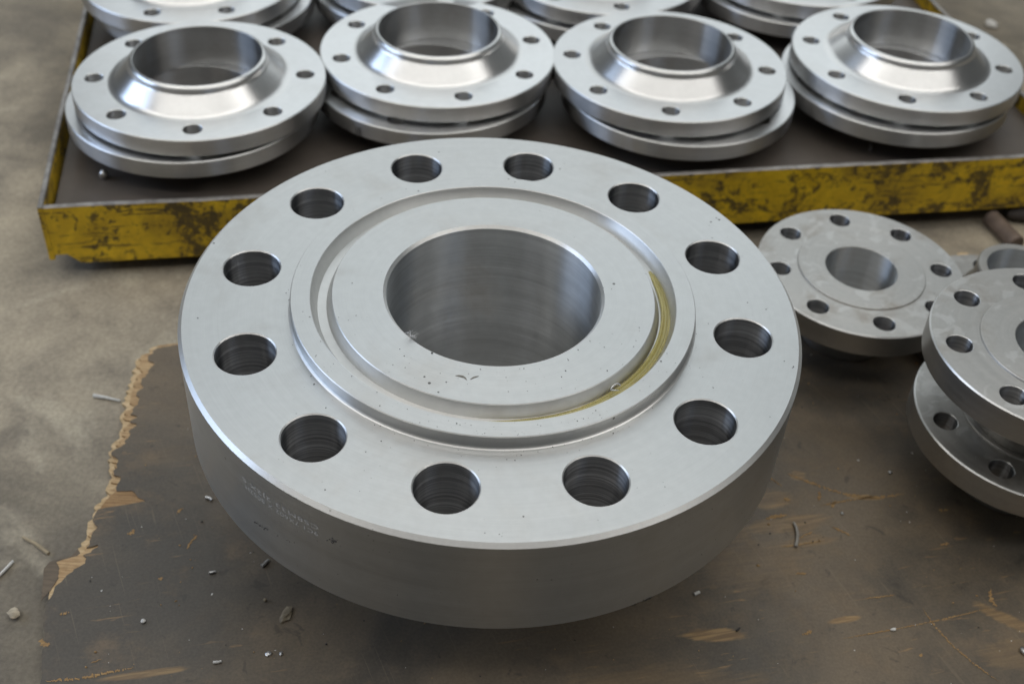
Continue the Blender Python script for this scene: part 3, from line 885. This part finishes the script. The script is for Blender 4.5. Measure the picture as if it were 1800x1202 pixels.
# smudge on the inner face (a comma and a tick of grease)
def smear(pts, w):
    P = [Vector((x, y, 0)) for x, y in pts]
    D = []
    for i in range(len(P) - 1):
        p0, p1, p2, p3 = P[max(i - 1, 0)], P[i], P[i + 1], P[min(i + 2, len(P) - 1)]
        for k in range(8):
            t = k / 8
            D.append(0.5 * (2 * p1 + (p2 - p0) * t + (2 * p0 - 5 * p1 + 4 * p2 - p3) * t * t + (3 * p1 - p0 - 3 * p2 + p3) * t ** 3))
    D.append(P[-1])
    bm = bmesh.new()
    prev = None
    n = len(D)
    for i, p in enumerate(D):
        d = (D[min(i + 1, n - 1)] - D[max(i - 1, 0)]).normalized()
        q = Vector((-d.y, d.x, 0)) * w * 0.5 * math.sin(math.pi * (0.04 + 0.92 * i / (n - 1))) * (0.8 + 0.5 * noise.noise(p * 700))
        a, b = bm.verts.new(p + q), bm.verts.new(p - q)
        if prev: bm.faces.new((prev[0], prev[1], b, a))
        prev = (a, b)
    return bm
for i, pts in enumerate((((-0.0235, -0.0990), (-0.0205, -0.0988), (-0.0172, -0.0998), (-0.0150, -0.1025)), ((-0.0125, -0.1016), (-0.0095, -0.0990), (-0.0065, -0.0978)))):
    link('smudge', smear(pts, (0.0020, 0.0013)[i]), M['stain'], big, smooth=False, loc=(0, 0, HR + 0.00025))

# dark grit scattered on the big flange, and crumbs on the board: nobody could count them
def scatter(name, spots, mat, parent=None):
    bm = bmesh.new()
    for (x, y, zz, s, k) in spots:
        rr = random.Random(k)
        base = bmesh.ops.create_icosphere(bm, subdivisions=1, radius=0.5)['verts']
        sx, sy, sz = s * rr.uniform(.6, 1.5), s * rr.uniform(.5, 1.1), s * rr.uniform(.3, .6)
        a = rr.uniform(0, 6.28)
        for v in base:
            q = v.co * rr.uniform(.8, 1.2)
            px, py = q.x * sx, q.y * sy
            v.co = Vector((x + px * math.cos(a) - py * math.sin(a), y + px * math.sin(a) + py * math.cos(a), zz + q.z * sz + sz * 0.35))
    return tag(link(name, bm, mat, parent, smooth=True, angle=60), kind='stuff')
r = random.Random(12)
spots = []
while len(spots) < 280:
    a = r.gauss(rad(-85), 0.85) if r.random() < 0.8 else r.uniform(0, 6.28)
    rr_ = r.choice((r.uniform(0.087, 0.124), r.uniform(0.143, 0.156), r.uniform(0.158, 0.238), r.gauss(0.160, 0.002)))
    zz = HR if rr_ < 0.1565 else 0
    if 0.124 < rr_ < 0.143: continue
    x, y = rr_ * math.cos(a), rr_ * math.sin(a)
    if any(math.hypot(x - hx, y - hy) < 0.024 for hx, hy in H12): continue
    spots.append((x, y, zz + ZF, abs(r.gauss(0, 0.00042)) + 0.00028, r.random()))
def on_rim(a, zz, s): spots.append((R * math.cos(rad(a)), R * math.sin(rad(a)), ZF + zz, s, r.random()))
for i in range(26): on_rim(247 + r.gauss(0, 0.55), -0.0262 - r.random() * 0.006, r.uniform(0.0005, 0.0014))
for i in range(34): on_rim(300.5 + r.gauss(0, 1.0), -0.0905 + abs(r.gauss(0, 0.0012)), r.uniform(0.0006, 0.0018))
for i in range(30):
    t = r.random()
    on_rim(229.2 + 10 * t + r.gauss(0, 0.15), -0.0632 + 0.0105 * t + r.gauss(0, 0.0007), r.uniform(0.0005, 0.0016) * (1 - 0.5 * t))
for i in range(14): on_rim(239.7 + r.gauss(0, 0.6), -0.0036, r.uniform(0.0006, 0.0012))
for i in range(45): on_rim(r.uniform(225, 340), -r.uniform(0.006, 0.085), r.uniform(0.0003, 0.0008))
tag(scatter('grit', spots, M['grit']), 'dark grit specks scattered over the top of the big flange', 'grit')
def crumbs(name, mat, n, seed, label, s0):
    r = random.Random(seed)
    sp = []
    while len(sp) < n:
        x, y = r.uniform(-0.32, 0.6), r.uniform(-0.3, 0.25)
        if math.hypot(x, y) < 0.12: continue
        sp.append((x, y, PLY, abs(r.gauss(0, s0)) + 0.0006, r.random()))
    tag(scatter(name, sp, mat), label, 'crumbs')
crumbs('dust_crumbs', M['chip_white'], 170, 4, 'pale dust crumbs strewn over the plywood', 0.0006)
crumbs('wood_crumbs', M['scratch'], 220, 5, 'orange wood crumbs strewn over the plywood', 0.0009)
crumbs('dark_crumbs', M['grit'], 130, 6, 'dark dirt crumbs strewn over the plywood', 0.0010)
